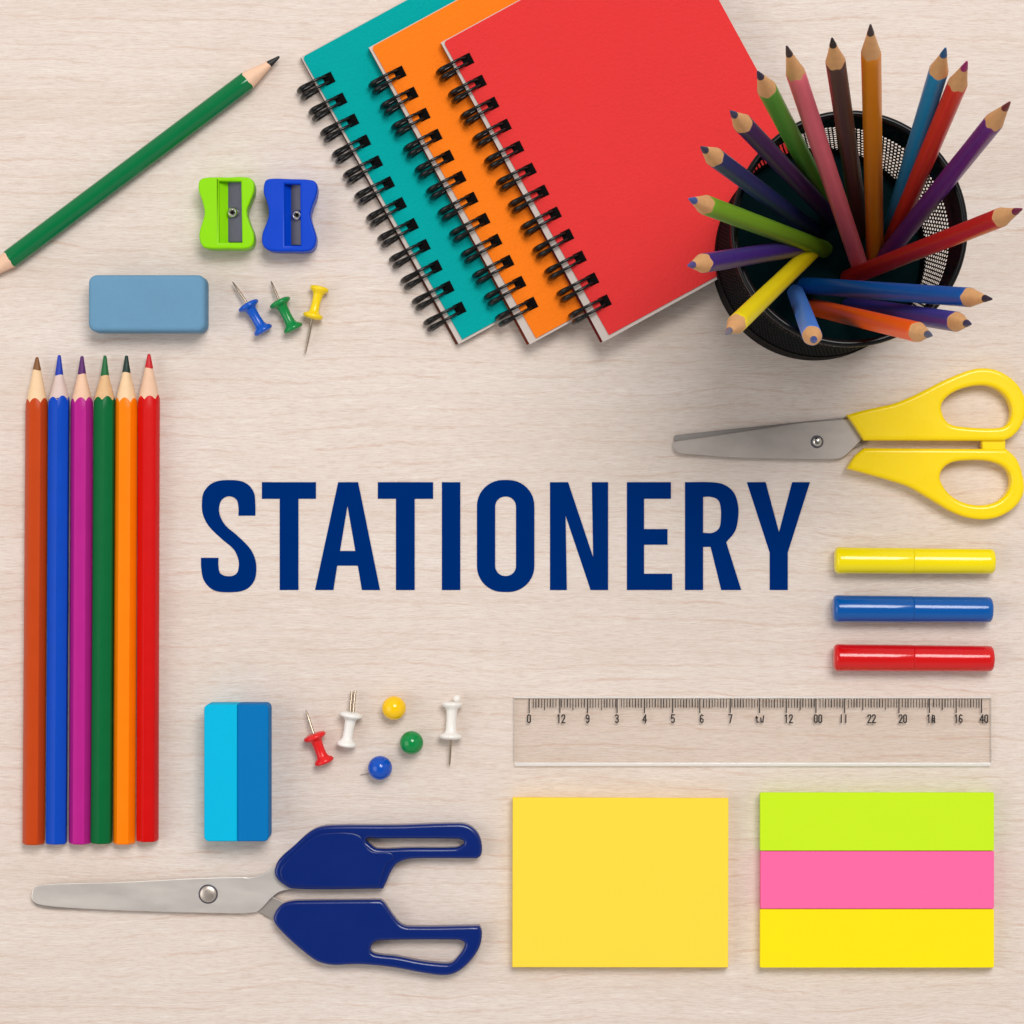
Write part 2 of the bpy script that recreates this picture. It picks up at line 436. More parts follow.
GRP = 'colored pencils lined up in a row'
row = [
    ('brown', (37, 357), (33.5, 844), (188, 66, 18), (126, 78, 36), 'wood_pale2', 'rust brown pencil lying at the left end of the pencil row'),
    ('blue', (59.3, 355), (56.5, 843.5), (4, 70, 184), (0, 50, 168), 'wood_grey', 'royal blue pencil lying between rust brown and magenta pencils'),
    ('magenta', (82, 356), (80, 843.5), (178, 32, 132), (84, 18, 98), 'wood_pale', 'magenta pencil with purple point lying between blue and green pencils'),
    ('green', (105, 355.5), (101.5, 843), (0, 100, 50), (0, 100, 44), 'wood_cone', 'dark green pencil lying between magenta and orange pencils in the row'),
    ('orange', (126.5, 355.5), (124, 843.5), (255, 126, 4), (0, 44, 34), 'wood_pale2', 'orange pencil with dark green point lying second from the right in the row'),
    ('red', (149, 354), (147.5, 841), (205, 8, 8), (200, 10, 24), 'wood_pale', 'bright red pencil lying at the right end of the pencil row'),
]
M['wood_pale2'] = mat('pencil_wood_light', (236, 200, 158), 0.7, var=0.10, vs=0.12, bump=0.3, bs=0.6)
for i, (nm, tp, bt, col, lc, wd, lab) in enumerate(row):
    R_ = 11.2
    pencil('colored_pencil', G(bt[0], bt[1], R_*0.93), G(tp[0], tp[1], R_*0.93+0.5), R_*1.0, col, lc, lab, GRP, cone=43, lead=[13, 20, 18, 20, 17, 14][i],
           wood=wd, roll=[0.52, 0.0, 0.52, 0.08, 0.52, 0.3][i], blunt=1.5, round_=False)
pencil('colored_pencil', G(-22, 283, 9.4), G(279.5, 56.5, 10.0), 9.8, (0, 108, 58), (22, 22, 22),
       'long green pencil sharpened at both ends, lying alone at upper left', None, cone=38, lead=13, wood='wood_pale', bothends=True, roll=0.3, blunt=1.2, coat=0.2, rough=0.16, round_=True, spec=0.3)

# ------------------------------------------------------------ sharpeners
def sharpener(outline, slot, blade, screw, rgb, dark, label, ztop=29.0):
    f = lambda p: zm(p, 180, 160, 5.12)
    o = smooth(f(outline)); sl = f(slot)
    cx = sum(p[0] for p in o)/len(o); cy = sum(p[1] for p in o)/len(o)
    root = thing('pencil_sharpener', G(cx, cy, 0), label, 'pencil sharpener', 'pencil sharpeners side by side')
    m = mat('sharpener_plastic', rgb, 0.36, var=0.04, spec=0.15)
    b = MB()
    k = lambda z: (D-z)/D
    # base tier in place, then the upper tier with the opening
    def low(pts, z, sc):    # the same footprint shown at another height
        return [(512+(p[0]-512)*k(ztop)/k(z), 512+(p[1]-512)*k(ztop)/k(z)) for p in
                [(cx+(q[0]-cx)*sc, cy+(q[1]-cy)*sc) for q in pts]]
    b.plate([low(o, 14, 0.985)], 0, 14, 2.0)
    b.plate([o, sl], 13.8, ztop, 2.0)
    b.build('body', m, root, 35)
    x0 = min(p[0] for p in sl); x1 = max(p[0] for p in sl); y0 = min(p[1] for p in sl); y1 = max(p[1] for p in sl)
    bl = f(blade); bx0 = min(p[0] for p in bl); bx1 = max(p[0] for p in bl)
    # sloping plastic channel from the left lip down under the blade
    c = MB(); z_hi, z_lo = ztop-3, 17.0
    q = [G(x0-3.5, y0-0.6, z_hi), G(x0-3.5, y1+0.6, z_hi), G(bx0+2, y1+0.6, z_lo), G(bx0+2, y0-0.6, z_lo)]
    c.add(q+[Vector((v.x, v.y, 13)) for v in q], [[0, 1, 2, 3], [4, 5, 6, 7], [0, 1, 5, 4], [1, 2, 6, 5], [2, 3, 7, 6], [3, 0, 4, 7]])
    c.build('channel', m, root)
    zb = ztop-7
    q = [G(bx0, y0+1.4, zb-4), G(bx0, y1-0.5, zb-4), G(x1+0.5, y1-0.5, zb), G(x1+0.5, y0+1.4, zb)]
    MB().add(q+[v-Vector((0, 0, 1.6)) for v in q], [[0, 1, 2, 3], [4, 5, 6, 7], [0, 1, 5, 4], [1, 2, 6, 5], [2, 3, 7, 6], [3, 0, 4, 7]]).build('blade', M['steel_dark'], root)
    sx, sy = f([screw])[0]; g = G(sx, sy, zb+2)
    s = MB().lathe(g-Vector((0, 0, 5)), g+Vector((0, 0, 1)), [(0, 5.0), (4.2, 5.2), (5.4, 4.6), (6.0, 3.4), (5.6, 2.6), (4.4, 2.0)], 28)
    sc_ = s.build('screw', M['chrome'], root, 50)
    MB().lathe(g-Vector((0, 0, 1)), g+Vector((0, 0, 1)), [(0, 1.9), (0.7, 1.9)], 6).build('screw_socket', M['hole'], sc_)
sharpener([(100, 105), (130, 90), (240, 88), (345, 88), (375, 108), (378, 160), (358, 215), (342, 265), (358, 325), (378, 380), (374, 430), (345, 452), (240, 454), (130, 450), (105, 425), (98, 375), (113, 320), (125, 270), (113, 210), (95, 155)],
          [(199, 108), (313, 110), (318, 422), (201, 422)], [(245, 122), (318, 422)], (268, 268), (138, 212, 6), (80, 150, 0),
          'lime green pencil sharpener with waisted sides, left of the blue one')
sharpener([(436, 108), (465, 95), (570, 97), (672, 102), (700, 122), (698, 180), (678, 235), (668, 285), (682, 340), (697, 395), (690, 440), (662, 465), (570, 468), (475, 466), (438, 452), (420, 425), (422, 375), (443, 320), (455, 270), (445, 215), (428, 165)],
          [(536, 122), (615, 124), (618, 437), (538, 437)], [(566, 122), (618, 437)], (598, 282), (0, 64, 192), (0, 50, 150),
          'royal blue pencil sharpener with waisted sides, right of the lime one')

# ------------------------------------------------------------ erasers
root = thing('eraser', G(147, 304, 0), 'dusty grey-blue rectangular eraser lying under the green pencil', 'eraser')
m = mat('eraser_rubber', (102, 146, 177), 0.8, var=0.08, vs=0.02, bump=0.35, bs=0.6, spec=0.2, sub=0.0)
ob = MB().plate([rrect(88.3, 274.8, 205.3, 331.5, 8)], 0, 34, 4.5, 5).build('eraser', m, None, 35)
ob.location = (0, 0, 0); ob['label'] = root['label']; ob['category'] = 'eraser'
bpy.data.objects.remove(root)

root = thing('eraser', G(237, 771, 0), 'two-tone eraser, cyan left half and darker blue right half, standing beside pushpins', 'eraser')
ma = mat('eraser_cyan', (2, 178, 218), 0.6, var=0.03, bump=0.25, bs=0.5, spec=0.08)
mb_ = mat('eraser_blue', (0, 112, 178), 0.6, var=0.03, bump=0.25, bs=0.5, spec=0.08)
def half(x0, x1, roundleft, m_, zt=36):
    r = 5.0; y0, y1 = 704.5, 841.5; n = 6; pts = []
    if roundleft:
        pts = [(x1, y0), (x1, y1)]
        for a in (90, 180):
            cx, cy = (x0+r, y1-r) if a == 90 else (x0+r, y0+r)
            for k in range(n+1):
                th = math.radians(a+90*k/n); pts.append((cx+r*math.cos(th), cy+r*math.sin(th)))
    else:
        pts = [(x0, y1), (x0, y0)]
        for a in (-90, 0):
            cx, cy = (x1-r, y0+r) if a == -90 else (x1-r, y1-r)
            for k in range(n+1):
                th = math.radians(a+90*k/n); pts.append((cx+r*math.cos(th), cy+r*math.sin(th)))
    return MB().plate([pts], 0, zt, 1.6, 3).build('rubber_half', m_, root, 35)
half(204, 237.3, True, ma)['label'] = 'cyan half'; half(237.4, 268.6, False, mb_)['label'] = 'darker blue half'

# ------------------------------------------------------------ push pins
def pushpin(nt, nb, fl, hd, hf, hh, rgb, label, needle_w=1.3, twin=False, knob=None):
    """nt needle tip, nb needle root, fl flange centre, hd head centre (picture points)"""
    hf *= 1.06; hh *= 1.08
    m = mat('pushpin_plastic', rgb, 0.26, var=0.03, coat=0.1, spec=0.4)
    f = G(*fl, hf); h = G(*hd, hh)
    ax = (h-f).normalized(); Lb = (h-f).length
    root = thing('push_pin', G((fl[0]+hd[0])/2, (fl[1]+hd[1])/2, 0), label, 'push pin', 'plastic push pins scattered on the table')
    b = MB()
    p = [(-4.2, hf*0.30), (-4.0, hf*0.62), (-2.6, hf*0.96), (-0.8, hf*1.03), (0.8, hf*0.94), (2.2, hf*0.62), (3.6, hf*0.52), (5.2, hf*0.47),
         (Lb*0.5, hf*0.43), (Lb-6.5, hh*0.52), (Lb-4.0, hh*0.62), (Lb-1.8, hh*0.92), (Lb+0.2, hh*1.02), (Lb+1.8, hh*0.94), (Lb+2.6, hh*0.72), (Lb+2.8, hh*0.2)]
    b.lathe(f, h, p, 32); b.build('plastic_head', m, root, 60)
    a = f-ax*3; Ln = (Vector(nt)-Vector(fl)).length
    e = G(*nt, max(1.5, f.z-ax.z*Ln*0.6-5))
    if twin:
        for s_ in (-1, 1):
            off = Vector((1.6*s_, 0.3*s_, 0))
            MB().tube([a+off, a.lerp(e, 0.5)+off, e+off], 1.35, 10).build('needle', M['needle'], root)
    else:
        MB().tube([a, a.lerp(e, 0.6), a.lerp(e, 0.9), e], [needle_w, needle_w, needle_w*0.7, 0.25], 12).build('needle', M['needle'], root)
    if knob:
        k = G(*knob, 12)
        MB().lathe(k-Vector((0, 0, 3)), k+Vector((0, 0, 3)), [(0, 1.5), (1, 3.2), (3, 3.8), (5, 2.8), (6, 0.8)], 16).build('sprue_nub', m, root)
    return root
pushpin((232.3, 281.5), (244.8, 299.6), (249, 306.5), (263, 330), 10.4, 9.2, (4, 84, 190), 'blue push pin with needle pointing up left, left of the green pin')
pushpin((270.8, 281), (278.6, 296.7), (280.5, 303.5), (293, 328), 10.4, 9.4, (4, 132, 62), 'green push pin lying between the blue and yellow push pins')
pushpin((305, 354), (312.8, 321), (313.2, 315.0), (319.4, 289), 9.4, 8.8, (244, 208, 10), 'yellow push pin with needle pointing down toward the lettering')
pushpin((305.8, 710), (313.3, 732.3), (315, 737.5), (324, 761), 10.8, 9.2, (226, 26, 28), 'red push pin lying right of the two-tone eraser')
pushpin((353.5, 691), (351, 713), (351, 716), (346.5, 744), 10.8, 9.2, (238, 234, 228), 'white push pin with thick needle pointing up, beside the red pin', twin=True)
pushpin((449.5, 766), (450.8, 739), (450.8, 735.5), (452, 704.5), 10.8, 9.6, (236, 231, 224), 'white push pin with needle pointing down, rightmost of the pins', knob=(457.0, 698.8))

def ballpin(px, py, r, rgb, label, tipxy=None):
    c = G(px, py, r+0.6); c.z = r+0.6
    root = thing('ball_pin', (c.x, c.y, 0), label, 'map pin', 'round headed map pins')
    m = mat('ball_plastic', rgb, 0.12, var=0.03, spec=0.4, coat=0.1, rvar=0.03)
    p = [(r-r*math.cos(math.pi*i/20), max(0.15, r*math.sin(math.pi*i/20))) for i in range(21)]
    MB().lathe(c-Vector((0, 0, r)), c, p, 40).build('ball_head', m, root, 60)
    e = G(*tipxy, 1.6) if tipxy else Vector((c.x+0.5, c.y+r*0.7, 0.8))
    a = c-Vector((0, 0, r*0.5))
    MB().tube([a, a.lerp(e, 0.7), e], [1.5, 1.5, 0.5], 10).build('needle', M['needle'] if not tipxy else M['paper'], root)
ballpin(394, 708, 12.0, (250, 198, 6), 'yellow ball headed pin, top one of the three round pins')
ballpin(411.5, 742.7, 11.8, (4, 134, 64), 'green ball headed pin, right one of the three round pins')
ballpin(380, 768, 12.2, (6, 78, 184), 'blue ball headed pin with short pale tip showing at left', (360.5, 774.5))

# ------------------------------------------------------------ markers
def marker(x0, x1, y0, y1, xs, rgb, label, sl=0.0):
    r = (y1-y0)/2; z = r; cy = (y0+y1)/2
    root = thing('marker', G((x0+x1)/2, cy, 0), label, 'marker', 'short glossy markers stacked in a column')
    m = mat('marker_plastic', rgb, 0.16, var=0.03, spec=0.4, coat=0.15, rvar=0.04, bump=0.10, bs=0.05)
    a = G(x0, cy-0.6, z); c = G(xs, cy, z); e = G(x1, cy+0.5, z)
    L1 = (c-a).length; L2 = (e-c).length; r2 = r*0.975
    p = [(0, r*0.15), (0.25, r*0.70), (1.2, r*0.88), (3.2, r*0.985), (6, r), (14, r*0.985), (L1*0.6, r*0.98), (L1-0.6, r*0.982), (L1-0.1, r*0.972)]
    MB().lathe(a, c, p, 48).build('cap', m, root, 50)
    p = [(0, r2*0.97), (0.4, r2*0.985), (1.2, r2*0.988), (L2*0.5, r2*0.975), (L2-6, r2*0.965), (L2-2.6, r2*0.94), (L2-0.8, r2*0.82), (L2-0.1, r2*0.62), (L2, r2*0.2)]
    MB().lathe(c+Vector((0.1, 0, 0)), e, p, 48).build('barrel', m, root, 50)
marker(834.3, 994.6, 547.6, 574.2, 912.6, (244, 222, 8), 'yellow glossy marker, topmost of the three under the yellow scissors')
marker(832.6, 992.2, 595.6, 622.8, 912.4, (0, 84, 162), 'blue glossy marker between the yellow and red markers')
marker(833.3, 993.4, 644.6, 671.8, 912.8, (208, 16, 18), 'red glossy marker, lowest of the three, above the ruler')

# ------------------------------------------------------------ sticky notes
root = thing('sticky_note_pad', G(620, 883, 0), 'plain yellow sticky note pad below the ruler', 'sticky notes')
m = mat('note_yellow', (255, 214, 66), 0.9, var=0.015, vs=0.02, bump=0.12, bs=0.3, spec=0.1)
bpy.data.objects.remove(root)
b = MB()
for i in range(8):
    j = lambda: random.uniform(-0.35, 0.35)
    z0 = i*2.0; last = i == 7
    dx, dy = (0, 0) if last else (j(), j())
    b.plate([[(512.9+dx, 797.6+dy), (728.3+dx, 798.4+dy), (728.0+dx, 967.3+dy), (512.5+dx, 967.0+dy)]], z0, z0+1.96, 0.15, 1)
o = b.build('sticky_note_pad', m, None, 35)
tag(o, 'plain yellow sticky note pad below the ruler', 'sticky notes')

root = thing('page_marker_set', G(877, 880, 0), 'page marker pad in lime, pink and yellow bands, bottom right', 'page markers')
for (ya, yb, rgb, lb, dx) in ((792.5, 850.6, (196, 233, 34), 'lime green band', 0.0), (851.3, 908.6, (252, 104, 160), 'pink band', 0.4), (909.3, 967.6, (255, 224, 20), 'yellow band', 0.0)):
    m = mat('flag_paper', rgb, 0.85, var=0.015, vs=0.02, bump=0.12, bs=0.3, spec=0.1)
    b = MB()
    for i in range(6):
        z0 = i*2.8; j = 0 if i == 5 else random.uniform(-0.5, 0.4)
        b.plate([rrect(760.2+dx+j, ya, 993.9+j*0.4, yb, 1.2, 2)], z0, z0+2.74, 0.2, 1)
    b.build('note_strip', m, root, 35, label=lb)

# ------------------------------------------------------------ ruler
root = thing('ruler', G(752, 732, 0), 'clear plastic ruler with black scale marks lying above the sticky notes', 'ruler')
HR = 4.6
MB().plate([[(515.0, 698.6), (990.2, 698.6), (990.6, 762.2), (514.6, 762.2)]], 0.2, HR, 0.3, 1).build('body', M['clear'], root)
MB().plate([rrect(514.4, 762.3, 991.2, 766.4, 1.5, 3)], 0.2, HR-0.3, 1.2, 3).build('lower_edge', M['clear_edge'], root)
MB().plate([[(514.2, 696.6), (990.8, 696.6), (990.8, 698.3), (514.2, 698.3)]], 0.2, HR-0.4, 0.5, 2).build('upper_edge', M['clear_edge'], root)
MB().plate([[(513.4, 697.4), (514.7, 697.4), (514.3, 761.4), (513.4, 761.4)]], 0.2, HR-0.4, 0.4, 2).build('end_edge', M['clear_rim'], root)
MB().plate([[(990.5, 697.4), (991.8, 697.4), (991.9, 761.6), (990.8, 761.6)]], 0.2, HR-0.4, 0.4, 2).build('end_edge', M['clear_rim'], root)
b = MB()
longs = [529.2, 559.9, 587.6, 617.1, 644.5, 672.7, 699.9, 730.3, 759.6, 786.3, 816.0, 844.7, 899.0, 929.5, 956.2, 981.6]
mids = [545.2, 572.4, 602.3, 744.8, 801.5, 863.4, 884.2, 941.8]
def tick(x, y0, y1, w_):
    b.plate([[(x-w_/2, y0), (x+w_/2, y0), (x+w_/2, y1), (x-w_/2, y1)]], HR+0.05, HR+0.25, 0)
x = 533.2
while x < 981:
    if min(abs(x-l) for l in longs) > 1.4:
        md = min(abs(x-l) for l in mids) < 1.4
        tick(x+random.uniform(-0.15, 0.15), 698.9, 710.2 if md else 707.6+random.uniform(-0.3, 0.3), random.choice((0.75, 0.9, 1.1)))
    x += 2.84
for l in longs: tick(l, 698.6, 713, 1.15)
b.build('scale_marks', M['print'], root)
# digits drawn as strokes in a 5 x 8 box
DG = {
 '0': [[(0.6, 1), (0.6, 7), (2, 8), (3.4, 7), (3.4, 1), (2, 0), (0.6, 1)]],
 '1': [[(1, 1.2), (2.2, 0), (2.2, 8)]],
 'i': [[(1.6, 0), (1.6, 8)]],
 '2': [[(0.5, 1.6), (1.2, 0.2), (3, 0.2), (3.6, 1.6), (3.2, 3.4), (0.6, 8), (3.8, 8)]],
 '3': [[(0.6, 1), (1.8, 0), (3.3, 0.8), (3.3, 2.8), (2, 3.8), (3.5, 4.8), (3.5, 6.8), (2, 8), (0.6, 7)]],
 '4': [[(3, 8), (3, 0), (0.4, 5.4), (4, 5.4)]],
 '5': [[(3.6, 0), (0.9, 0), (0.7, 3.6), (2.4, 3.0), (3.6, 4.2), (3.5, 6.6), (2.1, 8), (0.5, 7.2)]],
 '6': [[(3.4, 0.8), (2, 0), (0.7, 1.4), (0.6, 6.4), (2, 8), (3.4, 6.8), (3.4, 4.8), (2, 3.8), (0.7, 4.8)]],
 '7': [[(0.4, 0), (3.6, 0), (1.6, 8)]],
 '8': [[(2, 3.8), (0.7, 2.4), (0.9, 0.8), (2, 0), (3.2, 0.8), (3.3, 2.4), (2, 3.8), (0.6, 5.2), (0.6, 7), (2, 8), (3.4, 7), (3.4, 5.2), (2, 3.8)]],
 '9': [[(0.7, 7.2), (2, 8), (3.4, 6.6), (3.4, 1.6), (2, 0), (0.6, 1.2), (0.6, 3.2), (2, 4.2), (3.4, 3.2)]],
 't': [[(0.8, 1.5), (1.4, 7.4), (3.0, 7.6)], [(0, 3), (2.2, 3)]],
 'u': [[(0.5, 3), (0.8, 7.4), (2.6, 7.4), (3.4, 1)]],
 'n': [[(0.6, 8), (0.9, 1.0), (3.0, 7.6), (3.6, 0.5)]],
 'R': [[(0.8, 8), (1.2, 0.4), (3.2, 1.2), (3, 3.4), (1, 4.4), (3.4, 8)], [(3.4, 3.4), (3.4, 8)]],
}
def number(txt, cx):
    m_ = MB(); wd = 4.55; s_ = 1.0
    x0 = cx-wd*len(txt)/2
    for i, ch in enumerate(txt):
        for st in DG[ch]:
            pts = [G(x0+i*wd+0.25+p[0]*s_, 714.8+p[1]*0.98, HR+0.3) for p in st]
            # flat ribbon along the stroke
            vs = []; fs = []; hw = 0.64
            for j in range(len(pts)-1):
                d = (pts[j+1]-pts[j]).normalized(); nrm = Vector((-d.y, d.x, 0))*hw; e = d*hw*0.7
                n0 = len(vs); vs += [pts[j]-e+nrm, pts[j]-e-nrm, pts[j+1]+e-nrm, pts[j+1]+e+nrm]
                vs[-4:] = [v+Vector((0, 0, 0.02*j)) for v in vs[-4:]]
                fs.append([n0, n0+1, n0+2, n0+3])
            m_.add(vs, fs)
    m_.build('numeral', M['print'], root)
for t_, cx in (('0', 529), ('12', 561), ('9', 587.6), ('3', 616.8), ('4', 644.6), ('5', 672.8), ('6', 701.7), ('7', 730.4), ('tu', 760), ('12', 788.5),
               ('00', 818), ('ii', 844), ('22', 871.5), ('20', 902.8), ('1R', 931), ('16', 958.4), ('40', 984)):
    number(t_, cx)

# ------------------------------------------------------------ yellow scissors
z8 = lambda pts: zm(pts, 664, 350, 2.844)
root = thing('scissors', G(850, 440, 0), 'scissors with yellow plastic handles and short steel blades', 'scissors')
my = mat('yellow_handle_plastic', (252, 214, 2), 0.28, var=0.03, spec=0.3, coat=0.15, bump=0.10, bs=0.06)
MB().plate([smooth(z8([(27, 250), (60, 239, 1), (520, 191, 1), (580, 260, 1), (500, 300, 1), (60, 268, 1)]))], 2.0, 4.6, 0.5, 2).build('blade', M['steel_under'], root)
MB().plate([smooth(z8([(25, 264), (36, 259), (60, 256, 1), (400, 205, 1), (527, 196, 1), (560, 238, 1), (562, 256, 1), (515, 302), (490, 311), (300, 310), (180, 306), (80, 298), (45, 295), (30, 284)]))], 5.0, 8.0, 0.8, 2).build('blade', M['steel'], root)
g = G(*z8([(435, 261)])[0], 8)
pv = MB().lathe(g-Vector((0, 0, 2)), g, [(0, 6.2), (2.4, 6.4), (3.2, 5.6), (3.2, 5.0)], 36).build('pivot_ring', M['steel_dark'], root)
MB().lathe(g, g+Vector((0, 0, 1)), [(0, 4.9), (3.2, 4.7), (4.2, 4.0), (4.8, 2.6), (5.0, 0.6)], 32).build('rivet', M['chrome'], pv, 60)
hu = z8([(522, 184, 1), (565, 172), (610, 162), (660, 150), (720, 125), (800, 85), (870, 57), (910, 51), (950, 58), (992, 83), (1020, 118), (1031, 165), (1018, 215), (992, 246), (968, 258, 1), (905, 258, 1), (570, 257, 1), (548, 222)])
hh = z8([(790, 168), (797, 143), (828, 118), (880, 102), (925, 102), (962, 120), (985, 153), (988, 188), (972, 215), (940, 222), (850, 218), (808, 206)])
hl = z8([(521, 337, 1), (545, 300), (570, 279, 1), (905, 281, 1), (975, 281, 1), (1003, 308), (1020, 350), (1025, 400), (1006, 440), (965, 470), (920, 482), (870, 478), (820, 460), (760, 425), (700, 390), (640, 370), (570, 350)])
hb = z8([(787, 370), (791, 343), (815, 322), (860, 314), (925, 316), (970, 334), (987, 366), (980, 400), (950, 430), (910, 441), (860, 436), (815, 412)])
MB().plate([smooth(hu), smooth(hh)], 0, 20, 3.8, 5).build('handle', my, root, 60)
MB().plate([smooth(hl), smooth(hb)], 0, 20, 3.8, 5).build('handle', my, root, 60)
MB().plate([z8([(905, 250), (972, 250), (972, 290), (905, 290)])], 1.5, 15, 2.0, 3).build('handle_stop', my, root)

# ------------------------------------------------------------ blue scissors
z3 = lambda pts: zm(pts, 20, 800, 4.267)
z4 = lambda pts: zm(pts, 250, 800, 4.096)
root = thing('scissors', G(255, 897, 0), 'scissors with dark blue open handles and long blunt steel blades', 'scissors')
mn = mat('navy_handle_plastic', (3, 34, 108), 0.22, var=0.06, spec=0.3, coat=0.25, bump=0.15, bs=0.05)
up = z3([(48, 408), (60, 375), (105, 359), (400, 350), (800, 331), (950, 328)]) + z4([(0, 317), (60, 300), (110, 268), (200, 290, 1), (200, 345, 1), (178, 364, 1), (120, 378), (85, 405), (55, 437), (30, 457), (0, 462)]) + z3([(930, 484), (800, 482), (600, 477), (400, 470), (200, 460), (80, 446), (54, 430)])
MB().plate([smooth(up)], 5.0, 8.2, 0.9, 3).build('blade', M['steel_pale'], root)
lo = z3([(52, 420), (64, 382), (120, 366), (800, 340)]) + z4([(0, 340), (60, 380), (140, 418, 1), (180, 440, 1), (120, 500, 1), (92, 490), (70, 478), (40, 460), (0, 450)]) + z3([(800, 470), (200, 465), (75, 452)])
MB().plate([smooth(lo)], 1.6, 4.6, 0.6, 2).build('blade', M['steel'], root)
g = G(*z3([(803, 401)])[0], 8.2)
rv = MB().lathe(g-Vector((0, 0, 1)), g, [(0, 9.7), (1.6, 9.6), (2.0, 8.9), (1.4, 8.6)], 40).build('pivot_ring', M['steel_dark'], root)
MB().lathe(g, g+Vector((0, 0, 1)), [(0, 8.6), (0.9, 8.5), (1.6, 7.6), (2.2, 5.4), (2.5, 2.8), (2.55, 0.4)], 40).build('rivet', M['rivet'], rv, 60)
hu = z4([(100, 288), (118, 245), (180, 188), (235, 138), (280, 113), (340, 105), (600, 104), (855, 97), (900, 107), (935, 140), (950, 188), (946, 228), (930, 241, 1), (700, 241), (640, 246), (600, 264), (575, 300), (560, 335), (545, 365, 1), (175, 365), (125, 340), (103, 312)])
hh = z4([(476, 161), (520, 159), (845, 160), (869, 165), (876, 177), (864, 190), (838, 197), (650, 198), (522, 201), (495, 186)])
MB().plate([smooth(hu), smooth(hh)], 0, 17, 3.2, 4).build('handle', mn, root, 60)
pad = z4([(124, 288), (155, 243), (230, 172), (280, 143), (340, 134), (420, 136), (455, 152), (474, 188), (505, 212), (575, 216), (590, 240), (560, 262), (535, 330), (525, 352), (180, 352), (135, 330)])
MB().plate([smooth(pad)], 16.5, 18.6, 1.9, 4).build('grip_panel', mn, root, 60)
hl = z4([(95, 490), (106, 455), (132, 428), (165, 417), (205, 414), (535, 411, 1), (552, 425), (590, 480), (618, 510), (650, 520), (940, 517, 1), (950, 540), (945, 590), (920, 640), (873, 690), (832, 714), (790, 720), (720, 712), (600, 690), (520, 680), (430, 675), (340, 678), (280, 665), (230, 632), (160, 572), (112, 522)])
hb = z4([(494, 608), (508, 584), (540, 576), (835, 574), (864, 577), (879, 590), (872, 615), (850, 645), (826, 668), (795, 672), (700, 662), (600, 643), (520, 634), (498, 624)])
MB().plate([smooth(hl), smooth(hb)], 0, 17, 3.2, 4).build('handle', mn, root, 60)

# ------------------------------------------------------------ notebooks
ax_ = Vector((0.4786, 0.878)); pp = Vector((0.878, -0.4786))      # along the spine / inward, picture axes
def notebook(P0, L, W, h0, z0, rgb, rgb_back, label, n=12, th=13.0, plate_w=(2, 9), bott=4.0, h1=None):
    P0 = Vector(P0); zt = z0+th
    root = thing('spiral_notebook', G(P0.x+ax_.x*L/2+pp.x*W/2, P0.y+ax_.y*L/2+pp.y*W/2, z0), label, 'notebook', 'spiral notebooks fanned in a pile')
    m = mat('cover_card', [v*0.955 for v in rgb], 0.85, var=0.035, vs=0.02, bump=1.3, bs=0.33, spec=0.08)
    m2 = mat('back_card', rgb_back, 0.8, var=0.05)
    def pt(u, v): q = P0+ax_*u+pp*v; return (q.x, q.y)
    cr = 3.0
    MB().plate([[pt(0, cr), pt(cr*0.3, cr*0.3), pt(cr, 0), pt(L-3.5, 5), pt(L-3.5, W), pt(0, W)]], zt-1.3, zt, 0.2, 1).build('front_cover', m, root)
    pb = MB()
    nl = 6
    for i in range(nl):
        a = z0+1.4+(th-2.8)*i/nl; c = z0+1.4+(th-2.8)*(i+1)/nl-0.06
        j = random.uniform(-0.5, 0.5); jj = random.uniform(-0.6, 0.3) if i < nl-1 else 0
        pb.plate([[pt(-0.8, -plate_w[0]+j*0.5), pt(L-3.5+bott+jj, -plate_w[1]+5+j), pt(L-3.5+bott*0.7+jj, W-1), pt(-0.6, W-1)]], a, c, 0.1, 1)
    pb.build('pages', M['paper'], root)
    MB().plate([[pt(0, -plate_w[0]-0.6), pt(L+bott-4.5, -plate_w[1]+1.8), pt(L+bott-5.5, W), pt(0.5, W)]], z0, z0+1.3, 0.2, 1).build('back_cover', m2, root)
    first = None
    for i in range(n):
        f_ = i/(n-1); u = h0+(L-h0-(h1 or h0))*f_; dv = -4.5*(1-f_)+0.5*f_
        path = [(17, th-1.0), (14.5, th+1.6), (9, th+4.5), (1, th+6.5), (-8, th+5.8), (-15, th+2.2), (-19.2, th*0.5), (-16.5, 1.8), (-8, 1.2), (2, 1.3)]
        P_ = []
        for k in range(len(path)-1):
            q0 = path[max(k-1, 0)]; q1 = path[k]; q2 = path[k+1]; q3 = path[min(k+2, len(path)-1)]
            for s_ in range(4):
                t = s_/4; P_.append(tuple(0.5*((2*q1[c])+(q2[c]-q0[c])*t+(2*q0[c]-5*q1[c]+4*q2[c]-q3[c])*t*t+(3*q1[c]-q0[c]-3*q2[c]+q3[c])*t**3) for c in (0, 1)))
        lb = MB()
        tw = random.uniform(-0.5, 0.5)
        for du in (-3.7, 3.7):
            pts = []
            for (v, z) in P_:
                duu = du*(1.0 if v < 8 else 1.0-(v-8)/9*0.25)+tw*(17-v)/36
                q = P0+ax_*(u+duu)+pp*(v+dv*(v+20)/37); g = G(q.x, q.y, zt)
                pts.append(Vector((g.x, g.y, z0+z)))
            rad = [1.5+1.1*max(0, min(1, (-p[0]-4)/12)) for p in P_]
            lb.tube(pts, rad, 10)
        lo_ = lb.build('binding_loop', M['black_wire'], root, 60)
        hb_ = MB().plate([[pt(u-5.8, 11.8+dv), pt(u+5.4, 11.8+dv), pt(u+5.9, 21.8+dv), pt(u-5.4, 22.2+dv)]], zt+0.1, zt+0.6, 0.1, 1)  # dark plate laid on the cover, painted as the shade in the hole
        hb_.build('hole_shade', M['hole'], lo_)
    return root
